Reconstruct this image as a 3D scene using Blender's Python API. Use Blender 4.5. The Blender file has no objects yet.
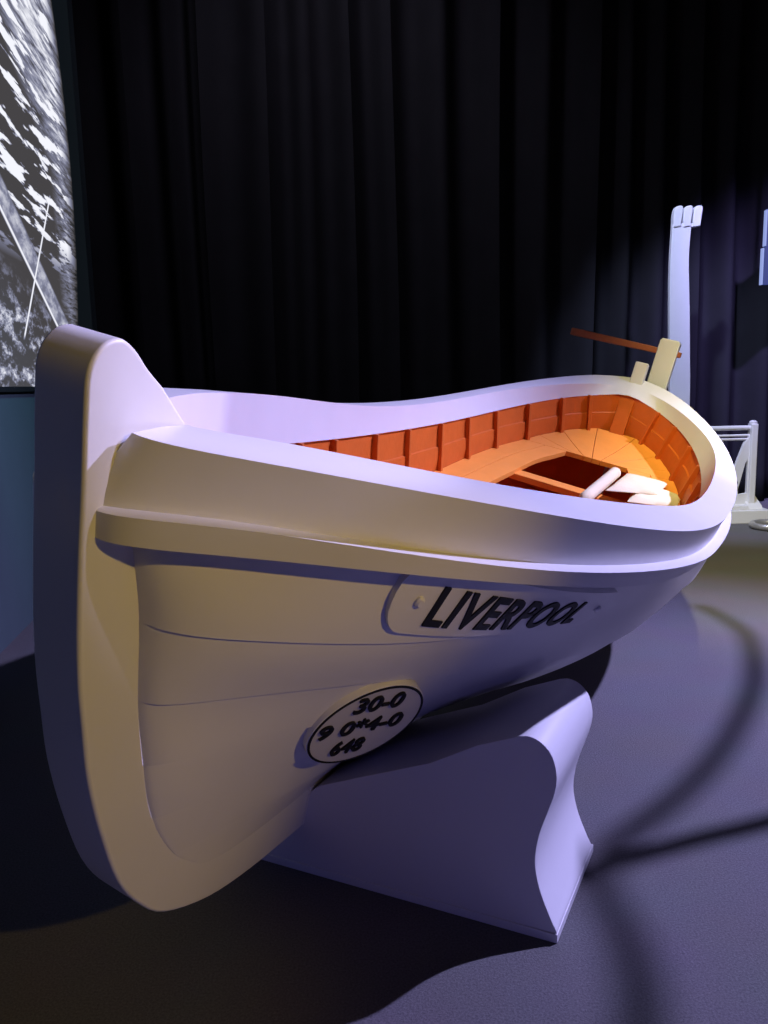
import numpy as np, math, random
# ---------------------------------------------------------------- camera and boat placement
CAM = dict(f=802.282, th=0.158045, ro=0.02339, h=1.39891)
AL, X0W, Y0W, PHI, TAU, ZK, XC = 0.455854, -0.743537, 1.265542, 0.260922, -0.021827, 0.155978, 1.00967
TS = 0.052                                  # half thickness of stem, keel and sternpost
ca, sa, cp, sp = math.cos(AL), math.sin(AL), math.cos(PHI), math.sin(PHI)

def flo(P):
    """floor frame (X aft along the keel, Y starboard, Z up) to world"""
    P = np.atleast_2d(np.asarray(P, float))
    return np.stack([X0W + P[:, 0]*sa + P[:, 1]*ca, Y0W + P[:, 0]*ca - P[:, 1]*sa, P[:, 2]], 1)

def boat(P):
    """boat frame (heeled to starboard) to world"""
    P = np.atleast_2d(np.asarray(P, float)); X, Y, Z = P.T
    return flo(np.stack([X, Y*cp + Z*sp, Z*cp - Y*sp + (X - XC)*TAU + ZK], 1))

KT = (1 - np.cos(np.linspace(0, 1, 9)*np.pi))/2
def cub(kn, t):
    kn = np.asarray(kn, float); t = np.atleast_1d(np.asarray(t, float)); n = len(kn); h = 1/(n-1)
    A = np.zeros((n, n)); r = np.zeros(n); A[0, 0] = A[-1, -1] = 1
    for i in range(1, n-1):
        A[i, i-1:i+2] = (h/6, 2*h/3, h/6); r[i] = (kn[i+1] - 2*kn[i] + kn[i-1])/h
    m = np.linalg.solve(A, r); i = np.clip((t/h).astype(int), 0, n-2); a = (i+1)*h - t; b = t - i*h
    return m[i]*a**3/6/h + m[i+1]*b**3/6/h + (kn[i]/h - m[i]*h/6)*a + (kn[i+1]/h - m[i+1]*h/6)*b

# hull lines: nine knots each, spaced by cosine from bow to stern
T = [[0.0862, 0.067, 1.2197], [0.2726, 0.2443, 1.2002], [0.8031, 0.5421, 1.1438], [1.597, 0.7751, 1.0577], [2.5335, 0.8474, 1.0075], [3.4699, 0.8195, 1.0451], [4.2639, 0.6418, 1.1741], [4.7944, 0.3072, 1.3194], [4.9808, -0.0015, 1.3752]]
R = [[0.05, 0.056, 1.099], [0.2435, 0.2380, 1.0935], [0.7773, 0.5600, 1.0335], [1.5761, 0.7885, 0.9583], [2.5184, 0.8547, 0.8773], [3.4606, 0.8441, 0.8817], [4.2594, 0.6527, 1.0006], [4.7932, 0.3059, 1.1616], [4.9808, 0.004, 1.2228]]
J = [[0.228, 0.0518, 1.2226], [0.4044, 0.163, 1.2082], [0.9066, 0.4297, 1.1575], [1.658, 0.6514, 1.0875], [2.5444, 0.7258, 1.0232], [3.4307, 0.7153, 1.0508], [4.1822, 0.5972, 1.1474], [4.6844, 0.292, 1.263], [4.8608, -0.031, 1.3132]]
I = [[0.3, 0.0915, 1.1199], [0.4706, 0.1815, 1.0919], [0.9563, 0.4281, 1.0305], [1.6831, 0.6207, 0.938], [2.5404, 0.7062, 0.8963], [3.3977, 0.6845, 0.9349], [4.1245, 0.5739, 1.0335], [4.6101, 0.3395, 1.1583], [4.7808, 0.0276, 1.2567]]
S = [[0.054, 0.056, 1.056], [0.2455, 0.2320, 1.0465], [0.7734, 0.5530, 0.997], [1.5635, 0.7705, 0.9143], [2.4954, 0.8413, 0.8685], [3.4273, 0.8448, 0.8599], [4.2173, 0.6659, 0.9612], [4.7453, 0.3447, 1.1041], [4.97, 0.03, 1.165]]
P1 = [[0.177, 0.0518, 0.887], [0.3569, 0.215, 0.86], [0.8692, 0.442, 0.81], [1.6357, 0.675, 0.785], [2.5398, 0.785, 0.69], [3.444, 0.775, 0.695], [4.2105, 0.5997, 0.7645], [4.7227, 0.2987, 0.8667], [4.9027, 0.0518, 0.92]]
P2 = [[0.204, 0.0518, 0.724], [0.3818, 0.16, 0.715], [0.8879, 0.357, 0.665], [1.6453, 0.592, 0.588], [2.5387, 0.69, 0.53], [3.432, 0.68, 0.545], [4.1894, 0.4956, 0.6039], [4.6955, 0.2424, 0.6694], [4.8733, 0.0518, 0.7]]
P3 = [[0.245, 0.0518, 0.571], [0.4203, 0.125, 0.575], [0.9192, 0.26, 0.515], [1.6658, 0.455, 0.43], [2.5465, 0.5598, 0.3902], [3.4272, 0.5404, 0.4095], [4.1738, 0.3702, 0.4547], [4.6727, 0.1718, 0.4881], [4.848, 0.0518, 0.51]]
P4 = [[0.297, 0.0518, 0.425], [0.4695, 0.0904, 0.423], [0.9607, 0.1681, 0.3699], [1.6956, 0.3001, 0.307], [2.5625, 0.3894, 0.2805], [3.4294, 0.3704, 0.2996], [4.1643, 0.2377, 0.3353], [4.6555, 0.1121, 0.349], [4.828, 0.0518, 0.36]]
P5 = [[0.392, 0.0518, 0.282], [0.5603, 0.065, 0.268], [1.0392, 0.1039, 0.2351], [1.7559, 0.1583, 0.2084], [2.6013, 0.1986, 0.2], [3.4467, 0.18, 0.2], [4.1635, 0.1183, 0.2176], [4.6424, 0.0752, 0.2287], [4.8107, 0.0518, 0.23]]
I[1][2] -= .03; I[2][2] -= .035; I[3][2] -= .015; T[8][1] = .0; J[8][1] = .0; J[7][1] = max(J[7][1], .27); R[8][1] = .004
def line(kn, t):
    kn = np.asarray(kn, float); t = np.atleast_1d(t)
    X = kn[0, 0] + (1 - np.cos(t*np.pi))/2*(kn[-1, 0] - kn[0, 0])
    return np.stack([X, cub(kn[:, 1], t), cub(kn[:, 2], t)], 1)
def line_x(kn, X):
    x0, x1 = kn[0][0], kn[-1][0]
    u = np.clip((np.asarray(X, float) - x0)/(x1 - x0), 0, 1)
    return line(kn, np.arccos(1 - 2*u)/np.pi)

H = [[max(p[0], .1), max(p[1] - .03, TS), p[2] + .012] for p in S]
H[0] = [.13, TS, 1.045]; H[-1] = [4.93, TS, S[-1][2] + .012]
PK = [[.474 + k*4.33, TS, z] for k, z in zip(KT, (.22, .152, .137, .137, .137, .137, .137, .14, .16))]
HULL = [H, P1, P2, P3, P4, P5, PK]

def hull_section(t, n=7):
    """outer hull at position t (0 bow .. 1 stern): smooth curve through the seven lines, top to keel"""
    Q = np.concatenate([line(L, t) for L in HULL])
    s = np.linspace(0, 1, 6*n + 1)
    out = np.stack([cub(Q[:, i], s) for i in range(3)], 1)
    out[:, 1] = np.maximum(out[:, 1], TS - .004)
    return out
def surf(X, v):
    """outer hull point at station X and line index v (0 top .. 6 keel)"""
    Q = np.concatenate([line_x(L, X) for L in HULL])
    return np.array([float(cub(Q[:, i], v/6)[0]) if i else float(np.interp(v, range(7), Q[:, 0])) for i in range(3)])
def surf_frame(X, v):
    p = surf(X, v); a = surf(X + .01, v) - surf(X - .01, v); b = surf(X, v - .02) - surf(X, v + .02)
    a /= .02; b /= .04
    n = np.cross(b, a); n /= np.linalg.norm(n)
    if n[1] < 0: n = -n
    return p, a, b, n

import bpy, bmesh
from mathutils import Matrix, Vector
C = bpy.context.scene.collection

# ---------------------------------------------------------------- materials
def nodes_of(name):
    m = bpy.data.materials.new(name); m.use_nodes = True
    nt = m.node_tree; b = nt.nodes['Principled BSDF']
    return m, nt, b
def mat(name, col, rough=.5, spec=.4, noise=0, nscale=20, bump=0, bscale=60, metal=0, coat=0):
    m, nt, b = nodes_of(name); N = nt.nodes; L = nt.links
    b.inputs['Roughness'].default_value = rough; b.inputs['Metallic'].default_value = metal
    b.inputs['Specular IOR Level'].default_value = spec; b.inputs['Coat Weight'].default_value = coat
    tc = N.new('ShaderNodeTexCoord')
    if noise:
        n = N.new('ShaderNodeTexNoise'); n.inputs['Scale'].default_value = nscale; n.inputs['Detail'].default_value = 5
        L.new(tc.outputs['Object'], n.inputs['Vector'])
        mx = N.new('ShaderNodeMix'); mx.data_type = 'RGBA'
        mx.inputs[6].default_value = (*[c*(1-noise) for c in col], 1); mx.inputs[7].default_value = (*[min(1, c*(1+noise)) for c in col], 1)
        L.new(n.outputs['Fac'], mx.inputs[0]); L.new(mx.outputs[2], b.inputs['Base Color'])
    else:
        b.inputs['Base Color'].default_value = (*col, 1)
    if bump:
        n2 = N.new('ShaderNodeTexNoise'); n2.inputs['Scale'].default_value = bscale; n2.inputs['Detail'].default_value = 4
        L.new(tc.outputs['Object'], n2.inputs['Vector'])
        bp = N.new('ShaderNodeBump'); bp.inputs['Strength'].default_value = bump; bp.inputs['Distance'].default_value = .01
        L.new(n2.outputs['Fac'], bp.inputs['Height']); L.new(bp.outputs['Normal'], b.inputs['Normal'])
    return m
WHITE = mat('white_boat_paint', (.66, .655, .645), .38, .45, .04, 6, .12, 9)
GREY = mat('grey_plate_paint', (.50, .49, .50), .45, .4, .05, 12)
BLACK = mat('black_letter_paint', (.006, .006, .009), .55, .25)
ORANGE = mat('orange_varnished_wood', (.56, .12, .014), .45, .35, .16, 9, .15, 30)
BENCHM = mat('orange_bench_wood', (.86, .32, .05), .45, .35, .10, 7, .1, 25)
TILLER = mat('brown_tiller_wood', (.33, .10, .04), .4, .4, .15, 30)
CREAM = mat('cream_canvas', (.72, .64, .38), .8, .1, .05, 30, .2, 120)
DAVITW = mat('white_davit_paint', (.72, .72, .73), .4, .4, .04, 10)
CURT = mat('black_velvet_curtain', (.018, .018, .021), .95, .08, .2, 3, .1, 200)
DARKW = mat('dark_wall_paint', (.06, .085, .095), .8, .2, .08, 5)
BLACKM = mat('black_metal', (.012, .012, .013), .5, .4)
STEEL = mat('dull_steel', (.45, .44, .42), .35, .5, .05, 20, metal=.6)
CHOCKM = mat('white_cradle_paint', (.66, .655, .66), .33, .45, .03, 5, .05, 12)

def carpet():
    m, nt, b = nodes_of('grey_carpet'); N = nt.nodes; L = nt.links
    tc = N.new('ShaderNodeTexCoord')
    n = N.new('ShaderNodeTexNoise'); n.inputs['Scale'].default_value = 170; n.inputs['Detail'].default_value = 6; n.inputs['Roughness'].default_value = .7
    n3 = N.new('ShaderNodeTexNoise'); n3.inputs['Scale'].default_value = 2.5; n3.inputs['Detail'].default_value = 4
    L.new(tc.outputs['Object'], n.inputs['Vector']); L.new(tc.outputs['Object'], n3.inputs['Vector'])
    r = N.new('ShaderNodeValToRGB'); r.color_ramp.elements[0].position = .3; r.color_ramp.elements[1].position = .75
    r.color_ramp.elements[0].color = (.075, .073, .08, 1); r.color_ramp.elements[1].color = (.19, .18, .19, 1)
    L.new(n.outputs['Fac'], r.inputs[0])
    mx = N.new('ShaderNodeMix'); mx.data_type = 'RGBA'; mx.blend_type = 'MULTIPLY'; mx.inputs[0].default_value = .25
    L.new(r.outputs[0], mx.inputs[6]); L.new(n3.outputs['Color'], mx.inputs[7]); L.new(mx.outputs[2], b.inputs['Base Color'])
    bp = N.new('ShaderNodeBump'); bp.inputs['Strength'].default_value = .5; bp.inputs['Distance'].default_value = .006
    L.new(n.outputs['Fac'], bp.inputs['Height']); L.new(bp.outputs['Normal'], b.inputs['Normal'])
    b.inputs['Roughness'].default_value = .9; b.inputs['Specular IOR Level'].default_value = .25
    return m
CARPET = carpet()

def emit(name, col, s):
    m, nt, b = nodes_of(name)
    b.inputs['Base Color'].default_value = (.02, .02, .02, 1)
    b.inputs['Emission Color'].default_value = (*col, 1); b.inputs['Emission Strength'].default_value = s
    return m

# ---------------------------------------------------------------- mesh helpers
def new_obj(name, verts, faces, m, parent=None, sharp=35, smooth=True, bevel=0, seg=2, kind=None):
    verts = np.asarray(verts, float)
    off = np.array(parent.location) if parent else np.zeros(3)
    if parent and parent.parent: off = off + np.array(parent.parent.location)
    me = bpy.data.meshes.new(name)
    me.from_pydata([tuple(v - off) for v in verts], [], [tuple(f) for f in faces])
    bm = bmesh.new(); bm.from_mesh(me)
    bmesh.ops.remove_doubles(bm, verts=bm.verts, dist=1e-5)
    bmesh.ops.dissolve_degenerate(bm, dist=1e-6, edges=bm.edges)
    bmesh.ops.recalc_face_normals(bm, faces=bm.faces)
    bm.to_mesh(me); bm.free()
    if smooth:
        me.polygons.foreach_set('use_smooth', [True]*len(me.polygons))
        me.set_sharp_from_angle(angle=math.radians(sharp))
    o = bpy.data.objects.new(name, me); C.objects.link(o)
    me.materials.append(m)
    if parent: o.parent = parent
    if bevel:
        bv = o.modifiers.new('bevel', 'BEVEL'); bv.width = bevel; bv.segments = seg; bv.limit_method = 'ANGLE'
        bv.angle_limit = math.radians(40); bv.harden_normals = True
    if kind: o['kind'] = kind
    return o
def tag(o, label=None, cat=None, group=None, kind=None):
    if label: o['label'] = label
    if cat: o['category'] = cat
    if group: o['group'] = group
    if kind: o['kind'] = kind
    return o
def empty(name, loc, label, cat, group=None):
    o = bpy.data.objects.new(name, None); o.location = loc; C.objects.link(o); o.empty_display_size = .2
    return tag(o, label, cat, group)

class MB:
    def __init__(s): s.v = []; s.f = []
    def add(s, V, F):
        k = len(s.v); s.v += [tuple(p) for p in V]; s.f += [tuple(i + k for i in f) for f in F]; return s
    def loft(s, rings, closed=True, caps=True):
        n, m = len(rings), len(rings[0]); V = [p for r in rings for p in r]; F = []
        for i in range(n-1):
            for j in range(m if closed else m-1):
                F.append((i*m + j, i*m + (j+1) % m, (i+1)*m + (j+1) % m, (i+1)*m + j))
        if closed and caps: F += [tuple(range(m))[::-1], tuple((n-1)*m + j for j in range(m))]
        return s.add(V, F)
    def box(s, x0, x1, y0, y1, z0, z1):
        V = [(x, y, z) for x in (x0, x1) for y in (y0, y1) for z in (z0, z1)]
        return s.add(V, [(0, 1, 3, 2), (4, 6, 7, 5), (0, 4, 5, 1), (2, 3, 7, 6), (0, 2, 6, 4), (1, 5, 7, 3)])
    def prism(s, poly, axis, a, b):
        """poly in the plane normal to axis; extruded a..b"""
        def P(q, t): return {'x': (t, q[0], q[1]), 'y': (q[0], t, q[1]), 'z': (q[0], q[1], t)}[axis]
        return s.loft([[P(q, a) for q in poly], [P(q, b) for q in poly]])
    def tube(s, pts, r, n=12, closed=False):
        pts = [Vector(p) for p in pts]; rings = []
        up = Vector((0, 0, 1))
        for i, p in enumerate(pts):
            t = (pts[(i+1) % len(pts)] if (closed or i < len(pts)-1) else p) - (pts[i-1] if (closed or i) else p)
            t.normalize(); a = t.cross(up)
            if a.length < .05: a = t.cross(Vector((1, 0, 0)))
            a.normalize(); b = a.cross(t); rr = r[i] if hasattr(r, '__len__') else r
            rings.append([p + a*math.cos(k*2*math.pi/n)*rr + b*math.sin(k*2*math.pi/n)*rr for k in range(n)])
        if closed: rings.append(rings[0])
        return s.loft(rings, True, not closed)
    def build(s, name, m, parent=None, frame=None, **k):
        V = np.array([tuple(v) for v in s.v], float)
        if frame: V = frame(V)
        return new_obj(name, V, s.f, m, parent, **k)
def smooth_path(P, n=8, closed=False):
    P = [np.array(p, float) for p in P]; out = []
    N = len(P); rng = range(N if closed else N-1)
    for i in rng:
        p0 = P[(i-1) % N] if (closed or i) else P[0]*2 - P[1]
        p1, p2 = P[i], P[(i+1) % N]
        p3 = P[(i+2) % N] if (closed or i < N-2) else P[-1]*2 - P[-2]
        for k in range(n):
            t = k/n; out.append(.5*((2*p1) + (-p0+p2)*t + (2*p0-5*p1+4*p2-p3)*t*t + (-p0+3*p1-3*p2+p3)*t**3))
    if not closed: out.append(P[-1])
    return [tuple(p) for p in out]

# ================================================================ LIFEBOAT
root = empty('lifeboat', tuple(boat([[1.2, 0, 0]])[0]*[1, 1, 0] + [0, 0, .16]),
             'white wooden lifeboat with orange interior resting on a curved white cradle', 'boat')
M = lambda P: [(p[0], -p[1], p[2]) for p in P]
tt = (1 - np.cos(np.linspace(0, 1, 72)*np.pi))/2
tt = np.linspace(0, 1, 84)

# hull skin: overlapping planks, both sides, slightly stepped at each line
mb = MB()
for sg in (1, -1):
    n = 7
    rings = []
    for t in tt:
        sec = hull_section(t, n); ring = []
        for k in range(6):
            for j in range(n + 1):
                p = sec[k*n + j].copy(); lap = .009*(j/n) if k < 5 else .004*(j/n)
                p[1] += lap*min(1, (p[1] - TS)/.03 + .1); ring.append((p[0], sg*p[1], p[2]))
        rings.append(ring)
    mb.loft(rings, closed=False)
hull = mb.build('planking', WHITE, root, boat, sharp=28)

# stem, keel and sternpost (centre-line timbers)
prof = smooth_path([(.161, 1.283), (.123, 1.31), (.091, 1.338), (.06, 1.352), (.027, 1.34), (.007, 1.304), (.010, 1.24), (.022, 1.13),
                    (.031, 1.03), (.046, .90), (.062, .80), (.082, .712), (.110, .60), (.158, .468), (.227, .316), (.303, .211),
                    (.396, .125), (.561, .052), (.741, .019), (.95, .006), (1.0, .004)], 4)
poly = [(.235, 1.215)] + prof + [(1.0, .19), (.82, .22), (.62, .30), (.50, .42), (.42, .58), (.36, .8), (.33, 1.0), (.30, 1.16)]
MB().prism(poly, 'y', -TS, TS).build('stem', WHITE, root, boat, sharp=30, bevel=.007, seg=3)
MB().prism([(1.0, .004), (4.86, .004), (4.86, .20), (1.0, .19)], 'y', -TS, TS).build('keel', WHITE, root, boat, bevel=.004)
poly = [(4.80, .004), (4.90, .004), (4.925, .7), (4.975, 1.3), (4.985, 1.475), (4.93, 1.485), (4.90, 1.30), (4.82, .7), (4.74, .2)]
MB().prism(poly, 'y', -.040, .048).build('sternpost', WHITE, root, boat, bevel=.008, seg=3)

# gunwale (broad capping with outer and inner faces) and rubbing strake, one of each per side
def lerp(a, b, w): return a*(1-w) + b*w
def gun(sg):
    mb = MB(); rings = []
    for t in tt:
        a, j, i, r = (line(k, t)[0] for k in (T, J, I, R))
        j[1] = max(j[1], .004); i[1] = max(i[1], .002); a[1] = max(a[1], .004)
        rin = r.copy(); rin[1] = max(r[1] - .040, .002); rin[2] += .003
        mid = lerp(a, rin, .5); mid[1] -= .004*min(1, a[1]/.2)
        ia = lerp(j, i, .5); ia[1] += .004
        ring = [a, lerp(a, j, .5) + [0, 0, .003], j, ia, i, i + [0, min(.03, .03), -.002] if i[1] > .06 else i + [0, .004, -.002], rin, mid]
        if t == tt[-1]: ring = [np.array([p[0], -.012, p[2]]) for p in ring]
        rings.append([(p[0], sg*p[1], p[2]) for p in ring])
    return mb.loft(rings).build('gunwale', WHITE, root, boat, sharp=25)
gun(1); gun(-1)
def strake(sg):
    mb = MB(); rings = []
    for t in tt:
        r, s = line(R, t)[0], line(S, t)[0]; s[1] = max(s[1], .01); r[1] = max(r[1], .01)
        ri = r.copy(); ri[1] = max(r[1] - .055, .002); ri[2] += .006
        si = s.copy(); si[1] = max(s[1] - .055, .002)
        rings.append([(p[0], sg*p[1], p[2]) for p in (ri, r, s, si)])
    return mb.loft(rings).build('rubbing_strake', WHITE, root, boat, sharp=30)
strake(1); strake(-1)

# inner lining, frames, bench and thwart
ZBX = [1.0, 2.0, 2.8, 3.36, 3.91, 4.25, 4.5, 4.7, 4.8]; ZBZ = [.60, .60, .62, .675, .772, .835, .905, .975, 1.02]
def zb(x): return float(np.interp(x, ZBX, ZBZ))
def outer_y(X, z):
    Q = np.concatenate([line_x(L, X) for L in HULL]); return float(np.interp(z, Q[::-1, 2], Q[::-1, 1]))
XI = list(np.linspace(.56, 4.72, 54)) + [4.76, 4.80, 4.84]
def lining_pt(X, z):
    i = line_x(I, X)[0]; b = zb(X)
    yi = max(i[1] + (.016 if X < 4.3 else .008), .03); yb = max(i[1] - .038, .02)
    if z >= b: y = yb + (yi - yb)*min(1, (z-b)/max(i[2]-b, .01))
    else: y = yb
    return max(.015, min(y, outer_y(X, z) - .03))
def lining(sg):
    mb = MB(); rings = []
    for X in XI:
        zi = line_x(I, X)[0][2] + (.012 if X < 4.3 else .001); b = zb(X); zm = lerp(b, zi, .48)
        zs = [zi, lerp(zm, zi, .5), zm + .002, zm - .002, lerp(b, zm, .5), b, lerp(.36, b, .6), lerp(.36, b, .3), .36, .31]
        ys = [lining_pt(X, z) for z in zs]
        for k in (3, 4): ys[k] = max(.012, ys[k] - .010)
        ring = [(X, sg*y, z) for y, z in zip(ys, zs)] + [(X, 0, .305)]
        rings.append(ring)
    return mb.loft(rings, closed=False).build('inner_planking', ORANGE, root, boat, sharp=25)
lining(1); lining(-1)
ribs = [.72, 1.05, 1.40, 1.75, 2.1, 2.55, 2.92, 3.31, 3.645, 3.98, 4.31, 4.575, 4.72]
def rib(X, sg):
    b = zb(X); zt = line_x(I, X)[0][2] - .001; w = .012; rings = []
    # normal of the side in plan, so the rib stands square to the planking near the stern
    s0, s1 = lining_pt(X-.03, zt-.05), lining_pt(X+.03, zt-.05); sl = (s1 - s0)/.06; L = math.hypot(1, sl)
    tx, ty = 1/L, sl/L; nx, ny = sl/L, -1/L
    for z in np.linspace(b - .03, zt, 7):
        y = lining_pt(X, z) + .012
        ring = []
        for u, d in ((-w, 0), (w, 0), (w, .042), (-w, .042)):
            ring.append((X + tx*u + nx*d, sg*(y + ty*u + ny*d), z))
        rings.append(ring)
    MB().loft(rings).build('rib', ORANGE, root, boat, sharp=30, bevel=.003)
for X in ribs:
    for sg in (1, -1): rib(X, sg)
# inner sternpost
MB().loft([[(4.735, -.048, .99), (4.735, .048, .99), (4.82, .048, .99), (4.82, -.048, .99)],
           [(4.80, -.048, 1.262), (4.80, .048, 1.262), (4.88, .048, 1.262), (4.88, -.048, 1.262)]]).build('inner_sternpost', ORANGE, root, boat, bevel=.004)
# side benches with the stern platform, around an eight-sided well
def bench_in(X):  # half width of the well
    return float(np.interp(X, [.9, 1.3, 3.3, 4.0, 4.285], [.25, .37, .375, .295, .195]))
def bench_grid(x0, x1, y0f, y1f, nx, sg=1):
    top = []; 
    for X in np.linspace(x0, x1, nx):
        top.append([(X, sg*y, zb(X)) for y in np.linspace(y0f(X), y1f(X), 5)])
    return top
outer_b = lambda X: max(.012, lining_pt(X, zb(X)) - .002)
def slab(mb, rows, th=.03):
    n, m = len(rows), len(rows[0]); V = [p for r in rows for p in r] + [(p[0], p[1], p[2]-th) for r in rows for p in r]; K = n*m; F = []
    for i in range(n-1):
        for j in range(m-1):
            a = i*m + j; F += [(a, a+1, a+m+1, a+m), (K+a, K+a+m, K+a+m+1, K+a+1)]
    for i in range(n-1):
        for j in (0, m-1): a = i*m + j; F.append((a, a+m, K+a+m, K+a))
    for j in range(m-1):
        for i in (0, n-1): a = i*m + j; F.append((a, K+a, K+a+1, a+1))
    mb.add(V, F)
for sg in (1, -1):
    # each side bench is two boards wide
    for w0, w1 in ((0, .5), (.5, 1)):
        mb = MB(); g = .0018
        slab(mb, bench_grid(1.0, 4.285, lambda X: lerp(bench_in(X), outer_b(X), w0) + (g if w0 else 0), lambda X: lerp(bench_in(X), outer_b(X), w1) - (0 if w1 == 1 else g), 30, sg))
        mb.build('bench_board', BENCHM, root, boat, sharp=20, bevel=.0015, seg=1)
# stern platform: boards fanning round the stern
fan = [-1.0, -.72, -.42, -.14, .14, .42, .72, 1.0]
for a, b_ in zip(fan[:-1], fan[1:]):
    rows = []
    for w in np.linspace(a, b_, 5):
        w = w*(1 - 0) ; e = .0016*(1 if w == b_ else -1 if w == a else 0)
        yi = .195*w; 
        # outer end on the lining: walk from the well corner outward
        ang = w*math.pi/2*1.0
        x_, y_ = 4.287, yi
        best = None
        for s_ in np.linspace(0, .7, 141):
            xx = 4.287 + s_*math.cos(ang); yy = yi + s_*math.sin(ang)
            if xx > 4.75 or abs(yy) > outer_b(min(xx, 4.75)): break
            best = (xx, yy)
        xo, yo = best
        rows.append([(lerp(x_, xo, q), lerp(y_, yo, q) - e, zb(lerp(x_, xo, q))) for q in np.linspace(0, 1, 6)])
    mb = MB(); slab(mb, rows); mb.build('stern_board', BENCHM, root, boat, sharp=20, bevel=.0015, seg=1)
mb = MB(); mb.loft([[(3.70, y, .675), (3.79, y, .690), (3.79, y, .725), (3.70, y, .710)] for y in (-.40, .40)])
mb.build('thwart', BENCHM, root, boat, bevel=.003)
# floor boards deep inside
MB().box(1.4, 4.2, -.13, .13, .312, .33).build('floorboard', ORANGE, root, boat, bevel=.003)

# rudder turned hard over, with the tiller pointing to port
rud = MB().prism([(.055, .25), (.40, .35), (.38, .75), (.19, 1.15), (.197, 1.655), (.185, 1.672), (.075, 1.672), (.062, 1.655), (.055, 1.1)], 'x', 5.005, 5.085).build('rudder', WHITE, root, boat, bevel=.008, seg=3)
rings = [[(5.045 + a*h, y, 1.585 + b_*h) for a, b_ in ((-1, -1), (1, -1), (1, 1), (-1, 1))] for y, h in ((-.55, .024), (-.5, .026), (-.1, .022), (.22, .018))]
MB().loft(rings).build('tiller', TILLER, rud, boat, bevel=.006)['label'] = 'brown wooden tiller'

# ---- name board and builder's plate
def raised(mapper, outline, th, name, m, parent, rings=8, centre=None, bevel=.003):
    """a plate with its own rim: outline in plate coordinates, filled by concentric loops"""
    O = np.array(outline); c = np.array(centre if centre is not None else O.mean(0)); V = []; F = []; n = len(O)
    for k in range(rings + 1):
        w = k/rings; V += [mapper(*(c + (q - c)*w), th) for q in (O if k else O)]
    V += [mapper(*q, -.02) for q in O]
    for k in range(rings + 1):
        for j in range(n): F.append((k*n + j, k*n + (j+1) % n, (k+1)*n + (j+1) % n, (k+1)*n + j))
    return new_obj(name, boat(V), F, m, parent, sharp=40, bevel=bevel)
def nm(s, h, off):
    """name board: s metres along the planking from X=.60, h metres up from its centre line"""
    X = .535 + .93*s; v = .46 + .47*(X - .71) - h/.172
    p, a, b, n = surf_frame(X, v); return p + n*off
def stadium(L, hh, r):
    pts = []
    for cx, cy, a0 in ((L-r, hh-r, 0), (r, hh-r, 90), (r, -hh+r, 180), (L-r, -hh+r, 270)):
        pts += [(cx + r*math.cos(math.radians(a0+k*15)), cy + r*math.sin(math.radians(a0+k*15))) for k in range(7)]
    out = []
    for i, p in enumerate(pts):   # subdivide the long edges so that the board follows the hull
        q = pts[(i+1) % len(pts)]; d = math.dist(p, q); k = max(1, int(d/.04))
        out += [(lerp(p[0], q[0], j/k), lerp(p[1], q[1], j/k)) for j in range(k)]
    return out
# fill by strips instead of loops: long board
def strip_plate(L, hh, r, th):
    V = []; F = []; xs = sorted(set([0, .004, .012, .025, .042] + list(np.linspace(.06, L-.06, 34)) + [L-.042, L-.025, L-.012, L-.004, L])); m = 7
    for x in xs:
        e = min(x, L-x); H_ = hh if e >= r else (hh - r) + math.sqrt(max(r*r - (r-e)**2, 0))
        ring = [nm(x, y, th) for y in np.linspace(-H_, H_, m)] + [nm(x, H_*1.0, -.02), nm(x, -H_*1.0, -.02)]
        V += ring
    M_ = m + 2
    for i in range(len(xs)-1):
        for j in range(M_): F.append((i*M_ + j, i*M_ + (j+1) % M_, (i+1)*M_ + (j+1) % M_, (i+1)*M_ + j))
    F += [tuple(range(M_)), tuple((len(xs)-1)*M_ + j for j in range(M_))]
    return V, F
V, F = strip_plate(.885, .066, .06, .016)
board = new_obj('name_board', boat(V), F, WHITE, root, sharp=35, bevel=.003)

def glyphs(text, size, bold, extrude, mapper, name, m, parent, sx=1, align='LEFT', space=1.0):
    cu = bpy.data.curves.new('txt', 'FONT'); cu.body = text; cu.size = size; cu.offset = bold; cu.extrude = extrude
    cu.align_x = align; cu.space_character = space; cu.resolution_u = 6
    t = bpy.data.objects.new('txt', cu); C.objects.link(t)
    bpy.context.view_layer.update()
    me = bpy.data.meshes.new_from_object(t.evaluated_get(bpy.context.evaluated_depsgraph_get()))
    V = [tuple(v.co) for v in me.vertices]; F = [tuple(p.vertices) for p in me.polygons]
    bpy.data.objects.remove(t); bpy.data.curves.remove(cu)
    x0 = min(v[0] for v in V); x1 = max(v[0] for v in V)
    fx = lambda x: (x - (x0 if align == 'LEFT' else 0))*sx
    W = [mapper(fx(x), y, z) for x, y, z in V]; bpy.data.meshes.remove(me)
    return new_obj(name, boat(W), F, m, parent, smooth=False)
def width(text, size, bold, space=1.0):
    cu = bpy.data.curves.new('txt', 'FONT'); cu.body = text; cu.size = size; cu.offset = bold; cu.space_character = space
    t = bpy.data.objects.new('txt', cu); C.objects.link(t); bpy.context.view_layer.update()
    w = t.dimensions.x; bpy.data.objects.remove(t); bpy.data.curves.remove(cu); return w
WB = width('LIVERPOOL', .108, .0022, 1.08)
TX0, TX1 = .104, .716
glyphs('LIVERPOOL', .108, .0022, .0018, lambda x, y, z: nm(TX0 + x, y - .041, .0182 + z), 'lettering', BLACK, board, sx=(TX1-TX0)/WB, space=1.08)
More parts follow.
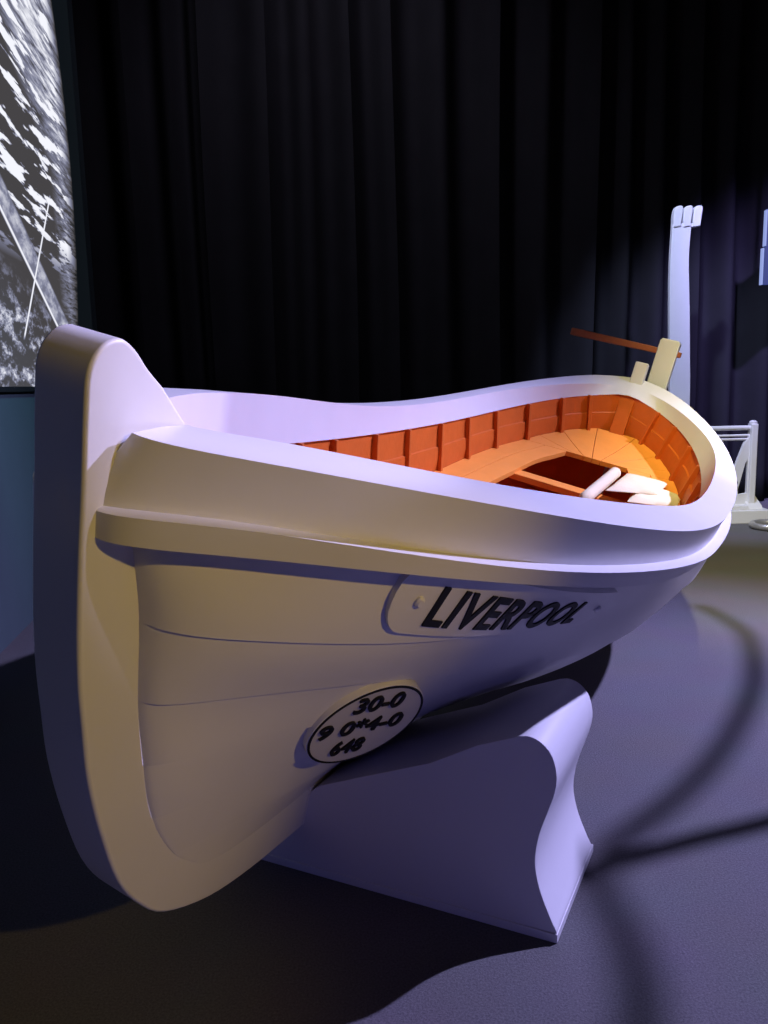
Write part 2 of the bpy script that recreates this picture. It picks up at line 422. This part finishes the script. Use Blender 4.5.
for s_ in (.062, .815):
    p = [nm(s_ + .011*math.cos(k*math.pi/6)*q, .011*math.sin(k*math.pi/6)*q, .016 + h) for q, h in ((1, -.002), (.95, .005), (.6, .009)) for k in range(12)]
    F = [(r*12 + k, r*12 + (k+1) % 12, (r+1)*12 + (k+1) % 12, (r+1)*12 + k) for r in range(2) for k in range(12)] + [tuple(24 + k for k in range(12))]
    new_obj('screw_head', boat(p), F, WHITE, board)

pc = np.array([.8312 - .066, .2359 + .026, .4978 + .040]); pa = np.array([.9048, .3762, -.1996]); pb = np.array([.0106, .4486, .8937])
pa /= np.linalg.norm(pa); pb -= pa*(pb@pa); pb /= np.linalg.norm(pb); pn = np.cross(pb, pa); pn = pn if pn[1] > 0 else -pn
rc, rs = math.cos(math.radians(15.5)), math.sin(math.radians(15.5)); e1 = pa*rc + pb*rs; e2 = -pa*rs + pb*rc
def pl(x, y, off): return pc + e1*x + e2*y + pn*off
def disc(r, z0, z1, name, m, parent, bevel=.002):
    n = 64; V = [pl(r*math.cos(k*2*math.pi/n), r*math.sin(k*2*math.pi/n), z) for z in (z0, z1) for k in range(n)]
    F = [(k, (k+1) % n, n + (k+1) % n, n + k) for k in range(n)] + [tuple(range(n)), tuple(range(n, 2*n))]
    return new_obj(name, boat(V), F, m, parent, sharp=40, bevel=bevel)
plate = disc(.152, -.085, .004, 'builder_plate', WHITE, root)
n = 64; V = []; 
for r, z in ((.1495, .002), (.1495, .0065), (.1435, .0065), (.1435, .002)): V += [pl(r*math.cos(k*2*math.pi/n), r*math.sin(k*2*math.pi/n), z) for k in range(n)]
F = [(q*n + k, q*n + (k+1) % n, ((q+1) % 4)*n + (k+1) % n, ((q+1) % 4)*n + k) for q in range(4) for k in range(n)]
new_obj('black_ring', boat(V), F, BLACK, plate)
disc(.144, .002, .0055, 'grey_face', GREY, plate, 0)
def ptxt(s, xl, xr, y, size, bold=.0010, space=1.0):
    w = width(s, size, bold, space)
    glyphs(s, size, bold, .0025, lambda x, yy, z: pl(xl + x, y + yy, .008 + z), 'lettering', BLACK, plate, sx=(xr-xl)/w, space=space)
ptxt('30-0', -.070, .062, .068, .078)
ptxt('9 0*4-0', -.134, .098, -.018, .074)
ptxt('648', -.066, .022, -.102, .078)

# ================================================================ CRADLE under the bow
fr = smooth_path([(.791, .026), (.772, .065), (.745, .135), (.733, .205), (.742, .278), (.764, .348), (.780, .400), (.785, .444), (.775, .492), (.750, .524), (.718, .537), (.690, .533)], 4)
ch = [(.79, 0), (.79, .026)] + fr[1:] + [(.583, .49), (.45, .415), (.272, .345), (.111, .280), (.058, .240), (.050, .165), (-.062, .155), (-.075, .33), (-.20, .47), (-.34, .60), (-.40, .55), (-.42, .3), (-.45, 0)]
cr = empty('boat_cradle', tuple(flo([[1.2, .3, 0]])[0]), 'white painted cradle with an S-curved end holding up the bow of the boat', 'boat stand')
MB().prism([(y, max(z, .024)) for y, z in ch], 'x', 1.008, 1.432).build('chock', CHOCKM, cr, flo, sharp=32, bevel=.004)
MB().prism([(-.46, 0), (.792, 0), (.792, .024), (-.46, .024)], 'x', 1.004, 1.446).build('base_plate', CHOCKM, cr, flo, bevel=.002)

# ================================================================ cushions in the stern
def pad(name, corners, th, label):
    """soft rectangular pad through four corner points (boat frame)"""
    c = [np.array(p) for p in corners]; n = 13; top = []; bot = []
    for i in range(n):
        for j in range(n):
            u, v = i/(n-1), j/(n-1); p = (c[0]*(1-u) + c[1]*u)*(1-v) + (c[3]*(1-u) + c[2]*u)*v
            e = (1 - abs(2*u-1)**6)*(1 - abs(2*v-1)**6); w = .004*math.sin(9*u + 3*v)*math.sin(7*v)
            top.append((p[0], p[1], p[2] + th*(.15 + .85*e**.5) + w*e)); bot.append((p[0], p[1], p[2]))
    V = top + bot; K = n*n; F = []
    for i in range(n-1):
        for j in range(n-1):
            a = i*n + j; F += [(a, a+1, a+n+1, a+n), (K+a, K+a+n, K+a+n+1, K+a+1)]
    for i in range(n-1):
        for a, b_ in ((i*n, (i+1)*n), (i*n+n-1, (i+1)*n+n-1), (i, i+1), ((n-1)*n+i, (n-1)*n+i+1)): F.append((a, b_, K+b_, K+a))
    o = new_obj(name, boat(V), F, CREAM, sharp=50); tag(o, label, 'cushion', 'canvas cushions in the stern of the boat'); return o
pad('canvas_cushion', [(3.66, .33, .745), (3.80, .57, .767), (4.01, .57, .802), (4.05, .33, .812)], .022, 'cream canvas cushion lying underneath on the starboard bench of the boat')
pad('canvas_cushion', [(3.65, .205, .772), (3.86, .45, .800), (4.12, .465, .838), (4.09, .232, .838)], .022, 'cream canvas cushion lying on top, against the stern boards')
pts = []; rr = []
A0, A1 = np.array([3.32, .155, .740]), np.array([4.00, .185, .850])
for k in range(15):
    w = k/14; e = min(w, 1-w)*.69; r = .034*math.sqrt(max(1 - (max(0, .05-e)/.05)**2, .02))
    pts.append(A0 + (A1-A0)*w); rr.append(r)
mb = MB(); mb.tube([Vector(p) for p in boat(pts)], rr, 16)
o = mb.build('canvas_roll', CREAM, None, sharp=60); tag(o, 'long cream canvas roll lying beside the cushions across the thwart', 'bolster')

# ================================================================ DAVIT behind the stern
dv = empty('davit', (2.9, 7.9, 0), 'white davit with a tall arm and low railed frames behind the stern', 'davit')
MB().box(1.85, 3.70, 7.55, 8.25, 0, .125).build('base', DAVITW, dv, bevel=.006)
arm = smooth_path([(2.808, .125), (2.806, 1.18), (2.786, 1.756), (2.772, 2.2), (2.770, 2.501), (2.780, 2.83)], 4)
armr = smooth_path([(2.958, 2.83), (2.946, 2.497), (2.968, 2.09), (2.99, 1.6), (3.004, 1.177), (3.006, .125)], 4)
MB().prism(arm + armr, 'y', 7.87, 7.93).build('arm', DAVITW, dv, bevel=.008)
for k in range(3):
    cx = 2.817 + k*.092; mb = MB(); pts = []
    prof_ = smooth_path([(cx-.030, 2.79), (cx-.034, 2.87), (cx-.026, 2.94), (cx-.012, 2.975), (cx+.03, 2.985), (cx+.052, 2.97), (cx+.048, 2.90), (cx+.036, 2.80)], 3)
    mb.prism(prof_, 'y', 7.86, 7.94); mb.build('head_block', DAVITW, dv, bevel=.008, seg=3)
MB().box(2.79, 3.01, 7.872, 7.928, 2.79, 2.825).build('head_plate', DAVITW, dv, bevel=.008)
def frame_part(dx):
    MB().box(3.525+dx, 3.588+dx, 7.66, 7.76, .125, .945).build('post', DAVITW, dv, bevel=.01)
    mb = MB()
    outer = [(3.53, .84), (3.53, .125), (3.22, .125), (3.33, .40), (3.40, .56), (3.47, .76)]
    inner = [(3.513, .60), (3.516, .275), (3.432, .262), (3.430, .31), (3.456, .42), (3.492, .57)]
    V = [(x+dx, y, z) for L_, y in ((outer, 7.69), (inner, 7.69), (inner, 7.73), (outer, 7.73)) for x, z in L_]
    F = [(q*6 + k, q*6 + (k+1) % 6, ((q+1) % 4)*6 + (k+1) % 6, ((q+1) % 4)*6 + k) for q in range(4) for k in range(6)]
    mb.add(V, F); mb.build('web_plate', DAVITW, dv, smooth=False, bevel=.004)
    MB().prism([(7.60, .125), (8.15, .125), (7.78, .24), (7.62, .16)], 'x', 3.50+dx, 3.64+dx).build('foot', DAVITW, dv, bevel=.006)
    m2 = MB(); m2.tube([(3.556+dx, 7.71, .94), (3.556+dx, 7.71, .962), (3.556+dx, 7.71, .975)], [.036, .036, .018], 16); m2.build('post_cap', DAVITW, dv)
frame_part(0); frame_part(-1.52)
for z, r in ((.905, .024), (.833, .012), (.797, .012)):
    MB().tube([(2.05, 7.71, z), (3.53, 7.71, z)], r, 14).build('rail', DAVITW, dv)
# bolt on the web
MB().tube([(3.395, 7.66, .38), (3.395, 7.70, .38)], .022, 10).build('bolt', STEEL, dv)
MB().box(3.33, 3.50, 7.60, 7.70, .125, .165).build('hinge_block', DAVITW, dv, bevel=.005)

ringp = [(3.56 + .15*math.cos(a), 7.28 + .15*math.sin(a), .032) for a in np.linspace(0, 2*math.pi, 41)[:-1]]
o = MB().tube(ringp, .031, 12, closed=True).build('metal_ring', STEEL); tag(o, 'dull metal ring lying on the floor beside the davit base', 'ring')

# ================================================================ ROOM
MB().add([(-9, -6, 0), (9, -6, 0), (9, 10, 0), (-9, 10, 0)], [(0, 1, 2, 3)]).build('floor', CARPET, kind='structure', smooth=False)
MB().box(-9, 9, -6, 10, 6.5, 6.6).build('ceiling', BLACKM, kind='structure', smooth=False)
MB().box(-9, 9, 9.6, 9.7, 0, 6.5).build('wall_back', BLACKM, kind='structure', smooth=False)
MB().box(8.9, 9, -6, 9.6, 0, 6.5).build('wall_right', BLACKM, kind='structure', smooth=False)
MB().box(-9, 9, -6.1, -6, 0, 6.5).build('wall_front', BLACKM, kind='structure', smooth=False)

# curtain: long folds, crests where the photo shows them
crest = [-4.4, -3.9, -3.2, -2.55, -2.1, -1.85, -1.12, -.75, -.25, .15, .72, 1.30, 1.78, 2.31, 2.66, 3.0, 3.42, 3.79, 4.22, 4.7, 5.3, 5.9, 6.5]
def curtain_y(x, z):
    k = int(np.clip(np.searchsorted(crest, x) - 1, 0, len(crest)-2)); a, b_ = crest[k], crest[k+1]
    w = (x - a)/(b_ - a); d = min(.30, .42*(b_ - a) + .05)
    # crest comes forward, sharp on its right side
    s_ = .5 + .5*math.cos(2*math.pi*w**.8)
    return 9.12 - d*s_**1.25 + .02*math.sin(3*x + .8*z)
xs = np.concatenate([np.linspace(a, b_, 14)[:-1] for a, b_ in zip(crest[:-1], crest[1:])])
zs = np.linspace(.01, 6.4, 22)
V = [(x + .03*math.sin(.7*z + 2*x)*.6, curtain_y(x, z), z) for z in zs for x in xs]; nx = len(xs)
F = [(i*nx + j, i*nx + j + 1, (i+1)*nx + j + 1, (i+1)*nx + j) for i in range(len(zs)-1) for j in range(nx-1)]
o = new_obj('stage_curtain', V, F, CURT, sharp=80); tag(o, 'tall black curtain hanging in deep vertical folds behind the boat', 'curtain')
sol = o.modifiers.new('thickness', 'SOLIDIFY'); sol.thickness = .008

# left wall with the projected photograph
W0 = np.array([-2.15, 4.5]); W1 = np.array([-2.52, 7.0]); wd = (W1 - W0)/np.linalg.norm(W1 - W0); wn = np.array([-wd[1], wd[0]])  # wn points away from the room
if wn[0] > 0: wn = -wn
def wp(s, z, d=0): q = W0 + wd*s + wn*d; return (q[0], q[1], z)
def wbox(s0, s1, z0, z1, d0, d1):
    V = [wp(s, z, d) for s in (s0, s1) for d in (d0, d1) for z in (z0, z1)]
    return MB().add(V, [(0, 1, 3, 2), (4, 6, 7, 5), (0, 4, 5, 1), (2, 3, 7, 6), (0, 2, 6, 4), (1, 5, 7, 3)])
wbox(-4.5, 3.12, 0, 6.5, 0, .2).build('wall_left', DARKW, kind='structure', smooth=False)

def screen_mat():
    m, nt, b = nodes_of('projected_sea_photograph'); N = nt.nodes; L = nt.links
    def math_(op, a, b_=None, c=None):
        n = N.new('ShaderNodeMath'); n.operation = op
        for i, v in enumerate((a, b_, c)):
            if v is None: continue
            if isinstance(v, (int, float)): n.inputs[i].default_value = v
            else: L.new(v, n.inputs[i])
        return n.outputs[0]
    uv = N.new('ShaderNodeUVMap'); sep = N.new('ShaderNodeSeparateXYZ'); L.new(uv.outputs[0], sep.inputs[0]); s, z = sep.outputs[0], sep.outputs[1]
    def noise(ang, sc, st, detail=5, rough=.6, off=0):
        mp = N.new('ShaderNodeMapping'); mp.inputs['Rotation'].default_value = (0, 0, math.radians(ang)); mp.inputs['Scale'].default_value = (sc*st, sc, 1); mp.inputs['Location'].default_value = (off, off*.7, 0)
        mp.vector_type = 'POINT'; L.new(uv.outputs[0], mp.inputs[0])
        n = N.new('ShaderNodeTexNoise'); n.inputs['Scale'].default_value = 1; n.inputs['Detail'].default_value = detail; n.inputs['Roughness'].default_value = rough
        L.new(mp.outputs[0], n.inputs[0]); return n.outputs['Fac']
    def thr(v, a, b_):
        n = N.new('ShaderNodeMapRange'); n.inputs[1].default_value = a; n.inputs[2].default_value = b_; L.new(v, n.inputs[0]); return n.outputs[0]
    # spray running down to the right in the upper part, patches of foam below
    spray = thr(noise(56, 12, .10, 7, .65), .42, .58)
    fine = thr(noise(58, 34, .10, 5, .7, 3), .42, .62)
    up = thr(math_('ADD', z, math_('MULTIPLY', s, .55)), 3.9, 4.5)           # solid foam region at the top
    edge = thr(math_('SUBTRACT', math_('ADD', 2.36, math_('MULTIPLY', math_('POWER', math_('ABSOLUTE', math_('SUBTRACT', z, 3.1)), 2.0), -.14)), s), -.02, .30)
    upper = math_('MULTIPLY', math_('ADD', math_('MULTIPLY', spray, .55), math_('MULTIPLY', fine, .6)), up)
    right = math_('MULTIPLY', math_('MULTIPLY', fine, .55), thr(math_('SUBTRACT', s, math_('MULTIPLY', z, -.0)), 1.65, 2.0))
    blobs = math_('MULTIPLY', thr(noise(60, 10, .13, 4, .55, 7), .53, .565), thr(z, 2.2, 2.5))
    low = math_('MULTIPLY', thr(noise(40, 8, .45, 7, .75, 11), .50, .66), thr(math_('SUBTRACT', 2.15, math_('ADD', z, math_('MULTIPLY', s, .15))), -.1, .25))
    # ship's side band: between two lines running down to the right
    dband = math_('SUBTRACT', z, math_('SUBTRACT', 2.86, math_('MULTIPLY', s, .52)))
    inband = math_('MULTIPLY', thr(dband, -.23, -.20), thr(dband, .02, -.01))
    band = math_('MULTIPLY', inband, math_('ADD', .22, math_('MULTIPLY', thr(noise(-28, 12, .5, 6, .6, 5), .4, .7), .5)))
    lineb = math_('MULTIPLY', thr(dband, -.245, -.225), thr(dband, -.19, -.21))
    # the thin rope
    dr = math_('ABSOLUTE', math_('SUBTRACT', math_('SUBTRACT', s, .62), math_('MULTIPLY', math_('SUBTRACT', z, 1.75), .93)))
    rope = math_('MULTIPLY', thr(dr, .022, .010), math_('MULTIPLY', thr(z, 1.72, 1.76), thr(z, 2.80, 2.76)))
    tot = math_('MAXIMUM', math_('MAXIMUM', upper, blobs), math_('MAXIMUM', low, right))
    tot = math_('MAXIMUM', math_('MULTIPLY', tot, math_('SUBTRACT', 1, inband)), math_('MAXIMUM', band, math_('MAXIMUM', lineb, rope)))
    tot = math_('ADD', math_('MULTIPLY', tot, .95), .055)
    tot = math_('MULTIPLY', tot, edge)
    r = N.new('ShaderNodeValToRGB'); e = r.color_ramp.elements; e[0].position = 0; e[0].color = (.004, .006, .008, 1); e[1].position = 1; e[1].color = (.92, .93, 1, 1)
    e1_ = e.new(.06); e1_.color = (.066, .062, .066, 1); e2_ = e.new(.35); e2_.color = (.22, .23, .33, 1)
    L.new(tot, r.inputs[0]); L.new(r.outputs[0], b.inputs['Emission Color']); b.inputs['Emission Strength'].default_value = 1.0
    b.inputs['Base Color'].default_value = (.01, .01, .012, 1); b.inputs['Roughness'].default_value = .6
    return m
sc_ = empty('projection_screen', (-2.15, 4.5, 1.42), 'large bright screen with a black and white sea photograph on the left wall', 'screen')
s0, s1, z0, z1 = -1.6, 2.75, 1.435, 5.6
V = [wp(s, z, -.03) for s, z in ((s0, z0), (s1, z0), (s1, z1), (s0, z1))] + [wp(s, z, -.001) for s, z in ((s0, z0), (s1, z0), (s1, z1), (s0, z1))]
o = new_obj('picture_panel', V, [(0, 1, 2, 3), (4, 7, 6, 5), (0, 4, 5, 1), (1, 5, 6, 2), (2, 6, 7, 3), (3, 7, 4, 0)], screen_mat(), sc_, smooth=False)
uvl = o.data.uv_layers.new(name='UVMap')
for lp in o.data.loops:
    co = np.array(o.data.vertices[lp.vertex_index].co) + np.array([-2.15, 4.5, 1.42])
    uvl.data[lp.index].uv = (float((co[:2] - W0)@wd), float(co[2]))
wbox(s0-.03, s1+.35, 1.405, 1.435, -.035, 0).build('black_trim', BLACKM, sc_, smooth=False)

# blue panel at the right edge, hung in front of the curtain
bp_ = empty('display_panel', (4.3, 8.35, 2.3), 'blue lit display panel with pale edge strips before the curtain at far right', 'display')
MB().box(3.875, 4.9, 8.33, 8.37, 2.30, 3.03).build('blue_face', emit('blue_display', (.03, .07, .35), .45), bp_, smooth=False)
for a, b_, x in ((2.30, 2.655, 3.845), (2.675, 3.02, 3.862)):
    MB().box(x+.004, x+.018, 8.32, 8.37, a, b_).build('edge_strip', emit('pale_strip', (.40, .50, 1), .7), bp_, smooth=False)
for x in (4.0, 4.8): MB().box(x, x+.02, 8.345, 8.355, 3.03, 6.5).build('hanger', BLACKM, bp_, smooth=False)

# ================================================================ LIGHTS
def spot(name, loc, target, energy, col, angle, blend=.3, size=.05):
    l = bpy.data.lights.new(name, 'SPOT'); l.energy = energy; l.color = col; l.spot_size = math.radians(angle); l.spot_blend = blend; l.shadow_soft_size = size
    o = bpy.data.objects.new(name, l); C.objects.link(o); o.location = loc
    o.rotation_euler = (Vector(target) - Vector(loc)).to_track_quat('-Z', 'Y').to_euler(); return o
LA = flo([[4.9, 3.8, 4.5]])[0]
def fw(x, y, z=0): return tuple(flo([[x, y, z]])[0])

spot('purple_spotlight', tuple(LA), fw(1.5, .7, .2), 3300, (.52, .485, 1.0), 78, .9, .05)
spot('bow_spotlight', fw(1.6, 3.6, 3.4), fw(.55, .2, 1.58), 600, (.54, .50, 1.0), 18, .35, .03)
spot('warm_spotlight', fw(2.7, 1.65, 3.96), fw(5.6, 1.75), 760, (1.0, .90, .44), 60, .9, .06)
spot('tan_spotlight', (3.0, -.8, 2.3), fw(.15, .0, .75), 235, (1.0, .67, .13), 26, .8, .05)
spot('side_fill', (3.3, .2, 1.1), fw(2.7, .7, .85), 120, (.66, .58, 1.0), 26, .9, .2)  # added fill that lifts the midship hull side, not a visible lamp
spot('blue_fill', (1.0, -1.6, .6), fw(1.05, .35, .35), 40, (.20, .19, 1.0), 36, .9, .2)  # added fill for the cradle's front face, no known source
spot('teal_wall_spotlight', (-.6, 4.6, 3.0), (-2.2, 4.9, 1.25), 110, (.26, .74, .85), 36, .8, .1)
spot('davit_spotlight', (1.2, 5.2, 5.6), (3.1, 7.8, 1.6), 1350, (.55, .62, 1.0), 42, .6, .1)
spot('curtain_spotlight', (3.6, 5.2, 5.6), (4.25, 9.0, 1.4), 2600, (.44, .36, 1.0), 38, 1.0, .1)
spot('curtain_fill', (-.5, 6.3, 6.2), (-.5, 9.0, 4.0), 130, (.8, .74, .98), 110, .9, .2)  # added fill to bring up the dark curtain folds


# unseen cables, added and shaped along the purple lamp's rays to cast floor shadows
def cable(ffpts, k, r, label):
    P = []
    for x, y in ffpts:
        f = flo([[x, y, 0]])[0]; P.append(f + (LA - f)*k)
    P = smooth_path([tuple(p) for p in P], 6)
    o = MB().tube([Vector(p) for p in P], r, 10).build('shadow_cable', BLACKM, None, sharp=60); tag(o, label, 'cable')

cable([(4.38, .85), (4.05, 1.05), (3.76, 1.15), (3.14, 1.19), (2.52, 1.13), (2.07, 1.04), (1.76, .94), (1.50, .84), (1.29, .84), (1.12, .93), (.97, .99), (.83, 1.02), (.5, 1.04)], .55, .018, 'unseen black cable in a long bend, added for its floor shadow')
cable([(2.35, 1.72), (1.84, 1.27), (1.65, 1.08), (1.39, .84), (1.3, .78)], .47, .021, 'unseen straight black cable, added for its floor shadow')


w = bpy.data.worlds.new('world'); bpy.context.scene.world = w; w.use_nodes = True
w.node_tree.nodes['Background'].inputs[0].default_value = (.3, .3, .4, 1); w.node_tree.nodes['Background'].inputs[1].default_value = 0.0

# ================================================================ CAMERA
cam = bpy.data.cameras.new('camera'); co = bpy.data.objects.new('camera', cam); C.objects.link(co)
cam.sensor_fit = 'VERTICAL'; cam.sensor_height = 36; cam.lens = CAM['f']/1024*36; cam.clip_start = .02
th, ro = CAM['th'], CAM['ro']
right = Vector((1, 0, 0)); fwd = Vector((0, math.cos(th), -math.sin(th))); up = Vector((0, math.sin(th), math.cos(th)))
xx = right*math.cos(ro) - up*math.sin(ro); yy = right*math.sin(ro) + up*math.cos(ro)
R3 = Matrix((xx, yy, -fwd)).transposed().to_4x4(); R3.translation = Vector((0, 0, CAM['h'])); co.matrix_world = R3
sc = bpy.context.scene; sc.camera = co
sc.view_settings.view_transform = 'Standard'; sc.view_settings.look = 'None'; sc.view_settings.gamma = 1; sc.view_settings.exposure = 0
sc.view_settings.use_curve_mapping = False
